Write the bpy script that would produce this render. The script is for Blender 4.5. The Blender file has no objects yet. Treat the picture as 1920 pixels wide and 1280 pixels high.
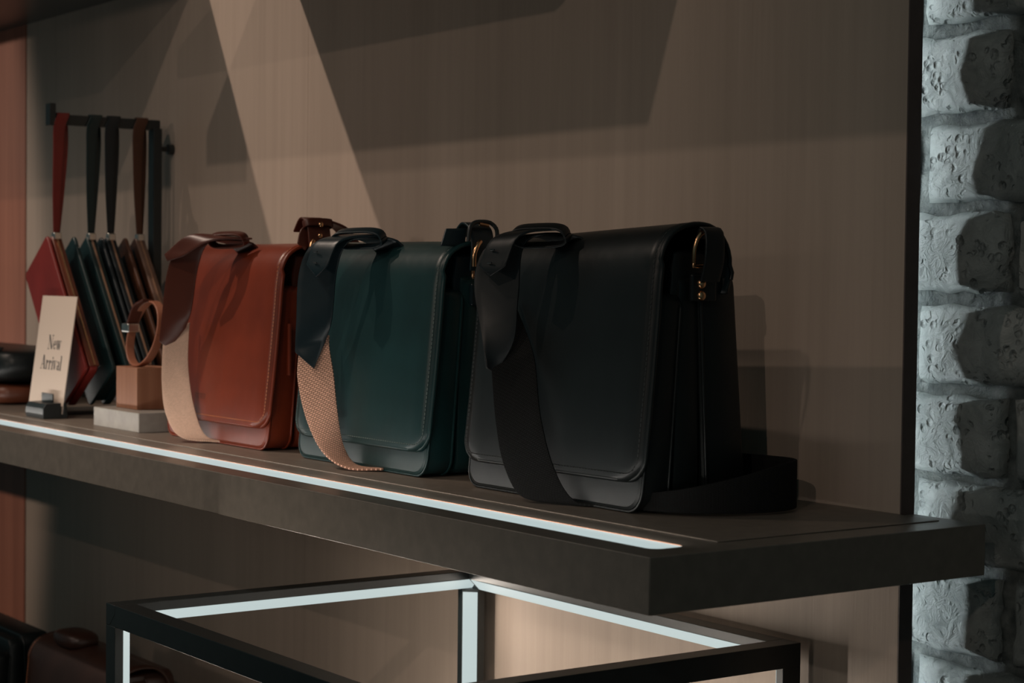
import bpy, bmesh, math, random
from mathutils import Vector, Matrix
random.seed(7)
sc = bpy.context.scene
col = sc.collection
V = Vector

# ------------------------------------------------------------------ camera
cam = bpy.data.cameras.new('camera')
cam.sensor_width = 36.0
cam.lens = 3555.0 / 1920.0 * 36.0
cam.clip_start = 0.05
cam.dof.use_dof = True
cam.dof.focus_distance = 2.15
cam.dof.aperture_fstop = 9.0
camo = bpy.data.objects.new('camera', cam)
col.objects.link(camo)
yaw, pit, rol = -0.95106, 0.03336, 0.01101
fw = V((math.sin(yaw) * math.cos(pit), math.cos(yaw) * math.cos(pit), -math.sin(pit)))
r0 = V((math.cos(yaw), -math.sin(yaw), 0))
u0 = r0.cross(fw)
rt = math.cos(rol) * r0 + math.sin(rol) * u0
up = -math.sin(rol) * r0 + math.cos(rol) * u0
m = Matrix((rt, up, -fw)).transposed().to_4x4()
m.translation = V((1.2664, -1.0535, 0.2415))
camo.matrix_world = m
sc.camera = camo

# ------------------------------------------------------------------ world, view
w = bpy.data.worlds.new('world')
sc.world = w
w.use_nodes = True
bg = w.node_tree.nodes['Background']
bg.inputs[0].default_value = (0.36, 0.60, 0.62, 1)
bg.inputs[1].default_value = 0.085
sc.view_settings.view_transform = 'Standard'
sc.view_settings.look = 'None'
sc.view_settings.gamma = 1.0
sc.view_settings.exposure = 0.0
try:
    sc.view_settings.use_curve_mapping = False
except Exception:
    pass
try:
    sc.cycles.use_denoising = True
    sc.cycles.sample_clamp_indirect = 4.0
except Exception:
    pass

WARM = (1.0, 0.80, 0.66)
COOL = (0.78, 0.95, 1.0)


def spot(name, loc, aim, power, size, radius=0.03, color=WARM, blend=0.4):
    l = bpy.data.lights.new(name, 'SPOT')
    l.energy = power
    l.spot_size = math.radians(size)
    l.spot_blend = blend
    l.shadow_soft_size = radius
    l.color = color
    o = bpy.data.objects.new(name, l)
    col.objects.link(o)
    o.location = loc
    o.rotation_euler = (V(aim) - V(loc)).to_track_quat('-Z', 'Y').to_euler()
    return o


def area(name, loc, direction, power, sx, sy, color=COOL, xaxis=None, spread=180):
    l = bpy.data.lights.new(name, 'AREA')
    l.shape = 'RECTANGLE'
    l.size = sx
    l.size_y = sy
    l.energy = power
    l.color = color
    l.spread = math.radians(spread)
    o = bpy.data.objects.new(name, l)
    col.objects.link(o)
    z = -V(direction).normalized()
    x = V(xaxis).normalized()
    y = z.cross(x)
    mm = Matrix((x, y, z)).transposed().to_4x4()
    mm.translation = V(loc)
    o.matrix_world = mm
    return o


# ceiling track spotlights of the shop, then added low spots for wall and pillar
spot('track_spot_left_near', (-2.9, -1.49, 2.92), (-1.28, 0.42, 0.06), 238, 28, 0.025, WARM, 1.0)
spot('track_spot_left_far', (-2.9, -2.50, 2.92), (-1.0, 0.42, 0.25), 62, 62, 0.03)
spot('track_spot_right', (0.366, -2.76, 2.92), (-1.35, 0.42, 0.2), 86, 36, 0.03, WARM, 1.0)
spot('track_spot_aisle', (3.5, -5.3, 2.92), (-0.85, 0.42, 0.30), 135, 22, 0.03, WARM, 1.0)
spot('wall_fill_spot', (-1.0, -4.5, 1.05), (-1.3, 0.42, 0.30), 58, 28, 0.12, WARM, 1.0)  # unseen low lamp, cone shaped to brighten the middle of the wall
spot('pillar_spot', (-4.6, -2.2, 0.90), (-4.43, 0.42, 0.33), 125, 72, 0.03, (1.0, 0.78, 0.62), 0.1)  # unseen low spot, cone edge placed to light the wood pillar alone


# ------------------------------------------------------------------ materials
def new_mat(name):
    mt = bpy.data.materials.new(name)
    mt.use_nodes = True
    nt = mt.node_tree
    return mt, nt, nt.nodes['Principled BSDF']


def ramp(nt, fac, c0, c1, p0=0.3, p1=0.7):
    r = nt.nodes.new('ShaderNodeValToRGB')
    r.color_ramp.elements[0].position = p0
    r.color_ramp.elements[1].position = p1
    r.color_ramp.elements[0].color = (*c0, 1)
    r.color_ramp.elements[1].color = (*c1, 1)
    nt.links.new(fac, r.inputs[0])
    return r.outputs[0]


def coords(nt, scale=(1, 1, 1), kind='Object'):
    tc = nt.nodes.new('ShaderNodeTexCoord')
    mp = nt.nodes.new('ShaderNodeMapping')
    mp.inputs['Scale'].default_value = scale
    nt.links.new(tc.outputs[kind], mp.inputs[0])
    return mp.outputs[0]


def noise(nt, vec, scale, detail=4, rough=0.55, dist=0.0):
    n = nt.nodes.new('ShaderNodeTexNoise')
    n.inputs['Scale'].default_value = scale
    n.inputs['Detail'].default_value = detail
    n.inputs['Roughness'].default_value = rough
    n.inputs['Distortion'].default_value = dist
    nt.links.new(vec, n.inputs['Vector'])
    return n.outputs[0]


def bump(nt, bsdf, h, strength, dist=0.001, prev=None):
    b = nt.nodes.new('ShaderNodeBump')
    b.inputs['Strength'].default_value = strength
    b.inputs['Distance'].default_value = dist
    nt.links.new(h, b.inputs['Height'])
    if prev is not None:
        nt.links.new(prev, b.inputs['Normal'])
    nt.links.new(b.outputs[0], bsdf.inputs['Normal'])
    return b.outputs[0]


def mul(c, k):
    return tuple(x * k for x in c)


def plain(name, color, rough=0.5, metal=0.0, spec=0.5):
    mt, nt, b = new_mat(name)
    n = noise(nt, coords(nt), 60, 3)
    c = ramp(nt, n, mul(color, 0.88), mul(color, 1.1))
    nt.links.new(c, b.inputs['Base Color'])
    b.inputs['Roughness'].default_value = rough
    b.inputs['Metallic'].default_value = metal
    b.inputs['Specular IOR Level'].default_value = spec
    return mt


def leather(name, color, rough=0.38, spec=0.5, coat=0.0, var=0.25):
    mt, nt, b = new_mat(name)
    v = coords(nt)
    n1 = noise(nt, v, 9, 3)
    c = ramp(nt, n1, mul(color, 1 - var), mul(color, 1 + var))
    nt.links.new(c, b.inputs['Base Color'])
    n2 = noise(nt, v, 900, 3)
    n3 = noise(nt, v, 22, 2)
    p = bump(nt, b, n3, 0.25, 0.003)
    bump(nt, b, n2, 0.12, 0.0004, p)
    b.inputs['Roughness'].default_value = rough
    b.inputs['Specular IOR Level'].default_value = spec
    b.inputs['Coat Weight'].default_value = coat
    b.inputs['Coat Roughness'].default_value = 0.3
    return mt


def webbing(name, c0, c1, weave=17):
    mt, nt, b = new_mat(name)
    tc = nt.nodes.new('ShaderNodeTexCoord')
    mp = nt.nodes.new('ShaderNodeMapping')
    mp.inputs['Scale'].default_value = (weave, weave, 1)
    nt.links.new(tc.outputs['UV'], mp.inputs[0])
    br = nt.nodes.new('ShaderNodeTexBrick')
    br.offset = 0.5
    br.inputs['Scale'].default_value = 1.0
    br.inputs['Color1'].default_value = (*c1, 1)
    br.inputs['Color2'].default_value = (*mul(c1, 0.85), 1)
    br.inputs['Mortar'].default_value = (*c0, 1)
    br.inputs['Mortar Size'].default_value = 0.13
    br.inputs['Mortar Smooth'].default_value = 0.6
    br.inputs['Brick Width'].default_value = 1.0
    br.inputs['Row Height'].default_value = 0.62
    nt.links.new(mp.outputs[0], br.inputs['Vector'])
    nt.links.new(br.outputs['Color'], b.inputs['Base Color'])
    inv = nt.nodes.new('ShaderNodeMath')
    inv.operation = 'SUBTRACT'
    inv.inputs[0].default_value = 1.0
    nt.links.new(br.outputs['Fac'], inv.inputs[1])
    bump(nt, b, inv.outputs[0], 0.8, 0.0012)
    b.inputs['Roughness'].default_value = 0.85
    b.inputs['Specular IOR Level'].default_value = 0.2
    return mt


def wood(name, c0, c1, fine=1.0, rough=0.5, bumpy=0.25):
    mt, nt, b = new_mat(name)
    v = coords(nt, (1, 1, 0.035))
    v2 = coords(nt, (1, 1, 0.012))
    g = noise(nt, v, 55 * fine, 5, 0.6, 0.35)
    g2 = noise(nt, v2, 9, 2, 0.5)
    mx = nt.nodes.new('ShaderNodeMath')
    mx.operation = 'MULTIPLY_ADD'
    mx.inputs[1].default_value = 0.55
    nt.links.new(g, mx.inputs[0])
    m2 = nt.nodes.new('ShaderNodeMath')
    m2.operation = 'MULTIPLY'
    m2.inputs[1].default_value = 0.45
    nt.links.new(g2, m2.inputs[0])
    nt.links.new(m2.outputs[0], mx.inputs[2])
    c = ramp(nt, mx.outputs[0], c0, c1, 0.36, 0.62)
    nt.links.new(c, b.inputs['Base Color'])
    g3 = noise(nt, coords(nt, (1, 1, 0.03)), 190, 3, 0.6, 0.2)
    bump(nt, b, g3, bumpy, 0.0015)
    b.inputs['Roughness'].default_value = rough
    b.inputs['Specular IOR Level'].default_value = 0.35
    return mt


def emit(name, color, strength):
    mt, nt, b = new_mat(name)
    b.inputs['Base Color'].default_value = (0.03, 0.03, 0.03, 1)
    b.inputs['Emission Color'].default_value = (*color, 1)
    b.inputs['Emission Strength'].default_value = strength
    return mt


M = {}
M['panel'] = wood('beige_veneer', (0.395, 0.315, 0.257), (0.455, 0.365, 0.300), 1.0, 0.5, 0.3)
M['pillar'] = wood('red_wood', (0.27, 0.088, 0.050), (0.40, 0.148, 0.090), 0.7, 0.5)
M['shelf'] = plain('taupe_lacquer', (0.172, 0.150, 0.126), 0.34)
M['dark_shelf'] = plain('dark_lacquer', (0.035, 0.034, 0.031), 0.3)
M['mat'] = plain('taupe_mat', (0.20, 0.165, 0.135), 0.42)
M['edge'] = plain('dark_brown_edge', (0.10, 0.075, 0.070), 0.5)
M['copper'] = plain('copper_channel', (0.75, 0.36, 0.22), 0.3, 1.0)
M['led'] = emit('led_diffuser', (0.70, 0.84, 0.84), 0.68)
M['ledback'] = emit('led_back', (0.70, 0.84, 0.84), 1.0)
M['black_metal'] = plain('black_metal', (0.016, 0.021, 0.022), 0.36)
M['floor'] = plain('dark_floor', (0.06, 0.055, 0.05), 0.4)
M['gold'] = plain('brass', (0.85, 0.48, 0.26), 0.25, 1.0)
M['silver'] = plain('steel', (0.7, 0.68, 0.64), 0.28, 1.0)
M['tan'] = leather('cognac_leather', (0.175, 0.027, 0.0095), 0.36, 0.4, 0.10, 0.22)
M['tan_strap'] = leather('dark_cognac_leather', (0.072, 0.018, 0.010), 0.40, 0.4)
M['teal'] = leather('teal_leather', (0.008, 0.033, 0.035), 0.38, 0.38, 0.08)
M['teal_strap'] = leather('dark_teal_leather', (0.007, 0.017, 0.022), 0.36)
M['black'] = leather('black_leather', (0.008, 0.011, 0.0115), 0.40, 0.36, 0.08)
M['black_strap'] = leather('black_strap_leather', (0.007, 0.009, 0.010), 0.42)
M['cream_web'] = webbing('cream_webbing', (0.52, 0.34, 0.25), (0.86, 0.59, 0.45), 15)
M['pink_web'] = webbing('pink_webbing', (0.30, 0.16, 0.11), (0.93, 0.56, 0.41), 9)
M['black_web'] = webbing('black_webbing', (0.004, 0.004, 0.004), (0.014, 0.015, 0.015), 15)
M['thread_tan'] = plain('orange_thread', (0.62, 0.22, 0.09), 0.6)
M['thread_teal'] = plain('grey_thread', (0.12, 0.16, 0.15), 0.6)
M['thread_black'] = plain('dark_thread', (0.035, 0.04, 0.04), 0.6)


# ------------------------------------------------------------------ mesh helpers
def obj(name, verts, faces, mat, parent=None, smooth=False, uvs=None, sharp=None):
    me = bpy.data.meshes.new(name)
    me.from_pydata([tuple(v) for v in verts], [], faces)
    me.materials.append(M[mat] if isinstance(mat, str) else mat)
    if uvs:
        ul = me.uv_layers.new(name='uv')
        for lp in me.loops:
            ul.data[lp.index].uv = uvs[lp.vertex_index]
    me.update()
    if smooth:
        me.polygons.foreach_set('use_smooth', [True] * len(me.polygons))
        if sharp is not None:
            me.set_sharp_from_angle(angle=math.radians(sharp))
    o = bpy.data.objects.new(name, me)
    col.objects.link(o)
    if parent:
        o.parent = parent
    return o


def fixn(o):
    bm = bmesh.new()
    bm.from_mesh(o.data)
    bmesh.ops.recalc_face_normals(bm, faces=bm.faces)
    bm.to_mesh(o.data)
    bm.free()
    return o


def tag(o, label=None, cat=None, group=None, kind=None):
    if label:
        o['label'] = label
    if cat:
        o['category'] = cat
    if group:
        o['group'] = group
    if kind:
        o['kind'] = kind
    return o


def thing(name, loc, label, cat, group=None, rz=0.0):
    e = bpy.data.objects.new(name, None)
    col.objects.link(e)
    e.empty_display_size = 0.05
    e.location = loc
    e.rotation_euler = (0, 0, rz)
    return tag(e, label, cat, group)


def soften(me):
    """smooth only the rounded edges, keep the large flats flat"""
    amax = max(p.area for p in me.polygons)
    for p in me.polygons:
        p.use_smooth = p.area < amax * 0.02 and max(abs(c) for c in p.normal) < 0.9995


def box(name, lo, hi, mat, parent=None, bev=0.0, seg=2):
    bm = bmesh.new()
    x0, y0, z0 = lo
    x1, y1, z1 = hi
    vs = [bm.verts.new(p) for p in ((x0, y0, z0), (x1, y0, z0), (x1, y1, z0), (x0, y1, z0), (x0, y0, z1), (x1, y0, z1), (x1, y1, z1), (x0, y1, z1))]
    for f in ((0, 3, 2, 1), (4, 5, 6, 7), (0, 1, 5, 4), (1, 2, 6, 5), (2, 3, 7, 6), (3, 0, 4, 7)):
        bm.faces.new([vs[i] for i in f])
    if bev:
        bmesh.ops.bevel(bm, geom=bm.edges[:], offset=bev, segments=seg, profile=0.5, affect='EDGES')
    me = bpy.data.meshes.new(name)
    bm.to_mesh(me)
    bm.free()
    me.materials.append(M[mat])
    if bev:
        soften(me)
    o = bpy.data.objects.new(name, me)
    col.objects.link(o)
    if parent:
        o.parent = parent
    return o


def prism(name, poly, axis, a, b, mat, parent=None, bev=0.0):
    """poly: 2-D outline (in the two other axes, in xyz order) extruded along axis from a to b"""
    def mk(p, t):
        if axis == 0:
            return (t, p[0], p[1])
        if axis == 1:
            return (p[0], t, p[1])
        return (p[0], p[1], t)
    n = len(poly)
    bm = bmesh.new()
    va = [bm.verts.new(mk(p, a)) for p in poly]
    vb = [bm.verts.new(mk(p, b)) for p in poly]
    bm.faces.new(va)
    bm.faces.new(vb)
    for i in range(n):
        bm.faces.new((va[i], va[(i + 1) % n], vb[(i + 1) % n], vb[i]))
    bmesh.ops.recalc_face_normals(bm, faces=bm.faces)
    if bev:
        bmesh.ops.bevel(bm, geom=bm.edges[:], offset=bev, segments=2, profile=0.5, affect='EDGES')
    me = bpy.data.meshes.new(name)
    bm.to_mesh(me)
    bm.free()
    me.materials.append(M[mat])
    if bev:
        soften(me)
    o = bpy.data.objects.new(name, me)
    col.objects.link(o)
    if parent:
        o.parent = parent
    return o


def catmull(pts, n):
    pts = [V(p) for p in pts]
    if len(pts) == 2:
        return [pts[0].lerp(pts[1], i / (n - 1)) for i in range(n)]
    # chord-length parameter
    t = [0.0]
    for a, b in zip(pts, pts[1:]):
        t.append(t[-1] + max((b - a).length, 1e-6))
    out = []
    for i in range(n):
        s = t[-1] * i / (n - 1)
        k = 0
        while k < len(pts) - 2 and s > t[k + 1]:
            k += 1
        p1, p2 = pts[k], pts[k + 1]
        h = t[k + 1] - t[k]
        m1 = (p2 - pts[k - 1]) / (t[k + 1] - t[k - 1]) * h if k > 0 else (p2 - p1)
        m2 = (pts[k + 2] - p1) / (t[k + 2] - t[k]) * h if k < len(pts) - 2 else (p2 - p1)
        u = (s - t[k]) / h
        out.append((2 * u ** 3 - 3 * u * u + 1) * p1 + (u ** 3 - 2 * u * u + u) * m1 + (-2 * u ** 3 + 3 * u * u) * p2 + (u ** 3 - u * u) * m2)
    return out


def tube(name, pts, r, mat, parent=None, n=None, sides=8, closed=False):
    pts = [V(p) for p in pts]
    if n:
        pts = catmull(pts, n)
    vs, fs = [], []
    N = len(pts)
    prev = None
    for i, p in enumerate(pts):
        a = pts[i - 1] if (i > 0 or closed) else p
        b = pts[(i + 1) % N] if (i < N - 1 or closed) else p
        d = (b - a).normalized()
        ref = prev if prev is not None else (V((0, 0, 1)) if abs(d.z) < 0.9 else V((1, 0, 0)))
        x = (ref - d * ref.dot(d)).normalized()
        prev = x
        y = d.cross(x)
        for k in range(sides):
            t = 2 * math.pi * k / sides
            vs.append(p + r * (math.cos(t) * x + math.sin(t) * y))
    for i in range(N if closed else N - 1):
        for k in range(sides):
            a = i * sides + k
            b = i * sides + (k + 1) % sides
            c = ((i + 1) % N) * sides + (k + 1) % sides
            d = ((i + 1) % N) * sides + k
            fs.append((a, b, c, d))
    if not closed:
        fs.append(tuple(range(sides))[::-1])
        fs.append(tuple((N - 1) * sides + k for k in range(sides)))
    return fixn(obj(name, vs, fs, mat, parent, True, sharp=60))


def ribbon(name, L, R, mat, thick, parent=None, n=28, tip=None, off=(0, 0, 0), bow=0.0, cols=6):
    """band between two edge curves; optional pointed end"""
    o3 = V(off)
    l = [p - o3 for p in catmull(L, n)]
    r = [p - o3 for p in catmull(R, n)]
    vs, uv, fs = [], [], []
    ln = 0.0
    width = sum((a - b).length for a, b in zip(l, r)) / n
    for i in range(n):
        if i:
            ln += ((l[i] + r[i]) / 2 - (l[i - 1] + r[i - 1]) / 2).length
        d = ((l[min(i + 1, n - 1)] + r[min(i + 1, n - 1)]) - (l[max(i - 1, 0)] + r[max(i - 1, 0)])).normalized()
        nn = (r[i] - l[i]).cross(d)
        nn = nn.normalized() if nn.length > 1e-9 else V((0, -1, 0))
        for c in range(cols + 1):
            t = c / cols
            vs.append(l[i].lerp(r[i], t) + nn * bow * math.sin(math.pi * t))
            uv.append((t, ln / width))
    w = cols + 1
    for i in range(n - 1):
        for c in range(cols):
            fs.append((i * w + c, i * w + c + 1, (i + 1) * w + c + 1, (i + 1) * w + c))
    if tip is not None:
        vs.append(V(tip) - o3)
        uv.append((0.5, ln / width + 0.5))
        k = len(vs) - 1
        for c in range(cols):
            fs.append(((n - 1) * w + c, (n - 1) * w + c + 1, k))
    o = obj(name, vs, fs, mat, parent, True, uvs=uv)
    s = o.modifiers.new('thickness', 'SOLIDIFY')
    s.thickness = thick
    s.offset = 0.0
    b = o.modifiers.new('edge', 'BEVEL')
    b.width = thick * 0.3
    b.segments = 2
    b.limit_method = 'ANGLE'
    b.angle_limit = math.radians(50)
    return o


def rrect(w, z0, z1, r, n=6, rt=None):
    """rounded rectangle outline in x,z centred on x"""
    rt = r if rt is None else rt
    pts = []
    for cx, cz, a0, rr in ((w / 2 - r, z0 + r, -90, r), (w / 2 - rt, z1 - rt, 0, rt), (-w / 2 + rt, z1 - rt, 90, rt), (-w / 2 + r, z0 + r, 180, r)):
        for k in range(n + 1):
            a = math.radians(a0 + 90 * k / n)
            pts.append((cx + rr * math.cos(a), cz + rr * math.sin(a)))
    return pts


def slab(name, outline, yf, yb, bev, mat, parent=None, off=(0, 0, 0)):
    """thick panel in the xz plane; yf, yb give the front and back depth at height z"""
    n = len(outline)
    cx = sum(p[0] for p in outline) / n
    cz = sum(p[1] for p in outline) / n
    vs, fs = [], []
    mx = max(abs(p[0] - cx) for p in outline)
    mz = max(abs(p[1] - cz) for p in outline)
    rings = ((-bev, 0.0), (-bev * 0.3, 0.3 * bev), (0, bev), (0, -bev), (-bev * 0.3, -0.3 * bev), (-bev, 0.0))
    for k, (ins, d) in enumerate(rings):
        for x, z in outline:
            xx = cx + (x - cx) * (1 + ins / mx)
            zz = cz + (z - cz) * (1 + ins / mz)
            y = (yf(zz) + d) if k < 3 else (yb(zz) + d)
            vs.append((xx + off[0], y + off[1], zz + off[2]))
    for k in range(len(rings) - 1):
        for i in range(n):
            j = (i + 1) % n
            fs.append((k * n + i, k * n + j, (k + 1) * n + j, (k + 1) * n + i))
    fs.append(tuple(range(n)))
    fs.append(tuple((len(rings) - 1) * n + i for i in range(n))[::-1])
    return fixn(obj(name, vs, fs, mat, parent, True, sharp=40))


def lathe(name, prof, mat, parent=None, axis='z', loc=(0, 0, 0), n=20):
    vs, fs = [], []
    for r, h in prof:
        for k in range(n):
            a = 2 * math.pi * k / n
            p = (r * math.cos(a), r * math.sin(a), h)
            if axis == 'x':
                p = (h, p[0], p[1])
            elif axis == 'y':
                p = (p[0], h, p[1])
            vs.append((p[0] + loc[0], p[1] + loc[1], p[2] + loc[2]))
    for i in range(len(prof) - 1):
        for k in range(n):
            fs.append((i * n + k, i * n + (k + 1) % n, (i + 1) * n + (k + 1) % n, (i + 1) * n + k))
    fs.append(tuple(range(n))[::-1])
    fs.append(tuple((len(prof) - 1) * n + k for k in range(n)))
    return fixn(obj(name, vs, fs, mat, parent, True, sharp=50))


# ------------------------------------------------------------------ the setting
YW = 0.4175          # front of the veneer panels
FL = -0.95           # floor
tag(box('floor', (-4.6, -6.0, FL - 0.05), (3.0, 0.75, FL), 'floor'), kind='structure')

back = tag(box('wall_back', (-2.54, YW + 0.0125, FL), (-0.145, YW + 0.0195, 2.4), 'edge'), kind='structure')
seams = (-2.54, -2.381, -1.354, -0.0976)
for a, b in zip(seams, seams[1:]):
    g0 = 0.0003
    for z0, z1 in ((FL, -0.0525), (-0.0505, 2.4)):
        if b > -0.1:
            # the end panel shows its thickness
            p = box('panel', (a + g0, YW, z0), (b, YW + 0.0125, z1), 'panel', back)
        else:
            p = box('panel', (a + g0, YW, z0), (b - g0, YW + 0.0125, z1), 'panel', back)
p = box('panel_edge', (-0.0976, YW + 0.0002, -0.0505), (-0.0960, YW + 0.020, 2.4), 'edge', back)
p = box('panel_edge', (-0.0976, YW + 0.0002, FL), (-0.0960, YW + 0.020, -0.0525), 'edge', back)

wl = tag(box('wall_left', (-4.2, YW + 0.012, FL), (-2.542, YW + 0.03, 2.4), 'edge'), kind='structure')
x = -2.5425
for k in range(6):
    box('panel', (x - 0.27, YW - 0.001, FL), (x - 0.001, YW + 0.012, 2.4), 'pillar', wl, 0.001, 1)
    x -= 0.272

# brick wall behind the panels
YB = 0.490
mt, nt, b = new_mat('painted_brick')
v = coords(nt)
oi = nt.nodes.new('ShaderNodeObjectInfo')
vadd = nt.nodes.new('ShaderNodeVectorMath')
vadd.operation = 'MULTIPLY_ADD'
vadd.inputs[1].default_value = (1, 1, 1)
cmb = nt.nodes.new('ShaderNodeCombineXYZ')
sm = nt.nodes.new('ShaderNodeMath')
sm.operation = 'MULTIPLY'
sm.inputs[1].default_value = 37.0
nt.links.new(oi.outputs['Random'], sm.inputs[0])
nt.links.new(sm.outputs[0], cmb.inputs[0])
nt.links.new(sm.outputs[0], cmb.inputs[2])
nt.links.new(v, vadd.inputs[0])
nt.links.new(cmb.outputs[0], vadd.inputs[2])
vv = vadd.outputs[0]
n1 = noise(nt, vv, 26, 6, 0.62, 0.6)
c = ramp(nt, n1, (0.19, 0.215, 0.21), (0.33, 0.355, 0.345), 0.35, 0.7)
nt.links.new(c, b.inputs['Base Color'])
vo = nt.nodes.new('ShaderNodeTexVoronoi')
vo.inputs['Scale'].default_value = 95
nt.links.new(vv, vo.inputs['Vector'])
n4 = noise(nt, vv, 34, 3, 0.5)
pit = ramp(nt, n4, (0, 0, 0), (1, 1, 1), 0.52, 0.64)
vr = ramp(nt, vo.outputs['Distance'], (0, 0, 0), (1, 1, 1), 0.05, 0.5)
mxp = nt.nodes.new('ShaderNodeMath')
mxp.operation = 'MAXIMUM'
inv = nt.nodes.new('ShaderNodeMath')
inv.operation = 'SUBTRACT'
inv.inputs[0].default_value = 1.0
nt.links.new(pit, inv.inputs[1])
nt.links.new(vr, mxp.inputs[0])
nt.links.new(inv.outputs[0], mxp.inputs[1])
p0 = bump(nt, b, mxp.outputs[0], 1.0, 0.006)
p1 = bump(nt, b, noise(nt, vv, 60, 6, 0.65, 0.8), 0.9, 0.005, p0)
b.inputs['Roughness'].default_value = 0.42
M['brick'] = mt
mt, nt, b = new_mat('painted_mortar')
v = coords(nt)
c = ramp(nt, noise(nt, v, 60, 5), (0.05, 0.065, 0.065), (0.20, 0.22, 0.21))
nt.links.new(c, b.inputs['Base Color'])
bump(nt, b, noise(nt, v, 70, 6, 0.7, 0.5), 1.0, 0.008)
b.inputs['Roughness'].default_value = 0.5
M['mortar'] = mt

wr = box('wall_right', (-0.75, YB + 0.016, FL), (1.7, YB + 0.20, 2.4), 'mortar')
tag(wr, kind='structure')


def brick_mesh(w, h, seed):
    rnd = random.Random(seed)
    nx, nz = 12, 6
    vs, fs = [], []

    def jit(i, k):
        e = min(i, nx - i, 99)
        f = min(k, nz - k, 99)
        return e, f
    ph = [rnd.uniform(0, 6.28) for _ in range(6)]
    for k in range(nz + 1):
        for i in range(nx + 1):
            x = -w / 2 + w * i / nx
            z = -h / 2 + h * k / nz
            e, f = jit(i, k)
            y = 0.0014 * math.sin(9 * x / w * 2 + ph[0]) + 0.0014 * math.sin(6 * z / h + ph[1]) + rnd.uniform(-0.0009, 0.0009)
            if e == 0 or f == 0:
                y += 0.010
                x += rnd.uniform(-0.003, 0.003) if e == 0 else 0
                z += rnd.uniform(-0.0025, 0.0025) if f == 0 else 0
            elif e == 1 or f == 1:
                y += 0.0012
                if e == 1:
                    x += math.copysign(w / nx * 0.62, x)
                if f == 1:
                    z += math.copysign(h / nz * 0.45, z)
            vs.append((x, y, z))
    W = nx + 1
    for k in range(nz):
        for i in range(nx):
            fs.append((k * W + i, k * W + i + 1, (k + 1) * W + i + 1, (k + 1) * W + i))
    # skirt into the mortar
    rim = [i for i in range(W)] + [k * W + nx for k in range(1, nz + 1)] + [nz * W + i for i in range(nx - 1, -1, -1)] + [k * W for k in range(nz - 1, 0, -1)]
    base = len(vs)
    for r in rim:
        vs.append((vs[r][0], 0.022, vs[r][2]))
    for i in range(len(rim)):
        j = (i + 1) % len(rim)
        fs.append((rim[i], base + i, base + j, rim[j]))
    me = bpy.data.meshes.new('brick')
    me.from_pydata(vs, [], fs)
    me.materials.append(M['brick'])
    bm = bmesh.new()
    bm.from_mesh(me)
    bmesh.ops.recalc_face_normals(bm, faces=bm.faces)
    bm.to_mesh(me)
    bm.free()
    me.polygons.foreach_set('use_smooth', [True] * len(me.polygons))
    return me


PITCH, COURSE = 0.26, 0.0955
bmeshes = [brick_mesh(PITCH - 0.019, COURSE - 0.0125, s) for s in range(10)]
for k in range(-14, 12):
    zc = 0.415 + COURSE * (k + 0.5)
    if zc > 1.35:
        continue
    off = -0.024 if k % 2 == 0 else -0.154
    for i in range(-3, 6):
        xc = off + PITCH * (i + 0.5)
        o = bpy.data.objects.new('brick', random.choice(bmeshes))
        col.objects.link(o)
        o.parent = wr
        o.location = (xc + random.uniform(-0.003, 0.003), YB + random.uniform(-0.002, 0.003), zc + random.uniform(-0.002, 0.002))
        o.rotation_euler = (random.uniform(-0.012, 0.012), random.uniform(-0.008, 0.008), random.uniform(-0.012, 0.012))

# back light channel fixed behind the panel edge, washing the bricks
ch = thing('light_channel', (-0.175, YW + 0.0205, 0.6), 'slim light channel hidden behind the right edge of the beige panels', 'light strip')
box('housing', (-0.055, 0, -1.5), (0.043, 0.006, 1.7), 'edge', ch)
box('lip', (0.040, 0.006, -1.5), (0.043, 0.0355, 1.7), 'edge', ch)
box('diffuser', (-0.046, 0.006, -1.5), (-0.034, 0.008, 1.7), 'ledback', ch)
area('back_light', (-0.215, YW + 0.0295, 0.7), (0.6, 1, 0), 4.5, 0.006, 3.0, (0.86, 0.97, 1.0), (1, -0.6, 0))

# ------------------------------------------------------------------ shelf with light strip
sh = thing('display_shelf', (0, 0, -0.0515), 'long taupe shelf with a glowing light strip carrying three satchels', 'shelf')
T = 0.0515
XL = -3.6


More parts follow.
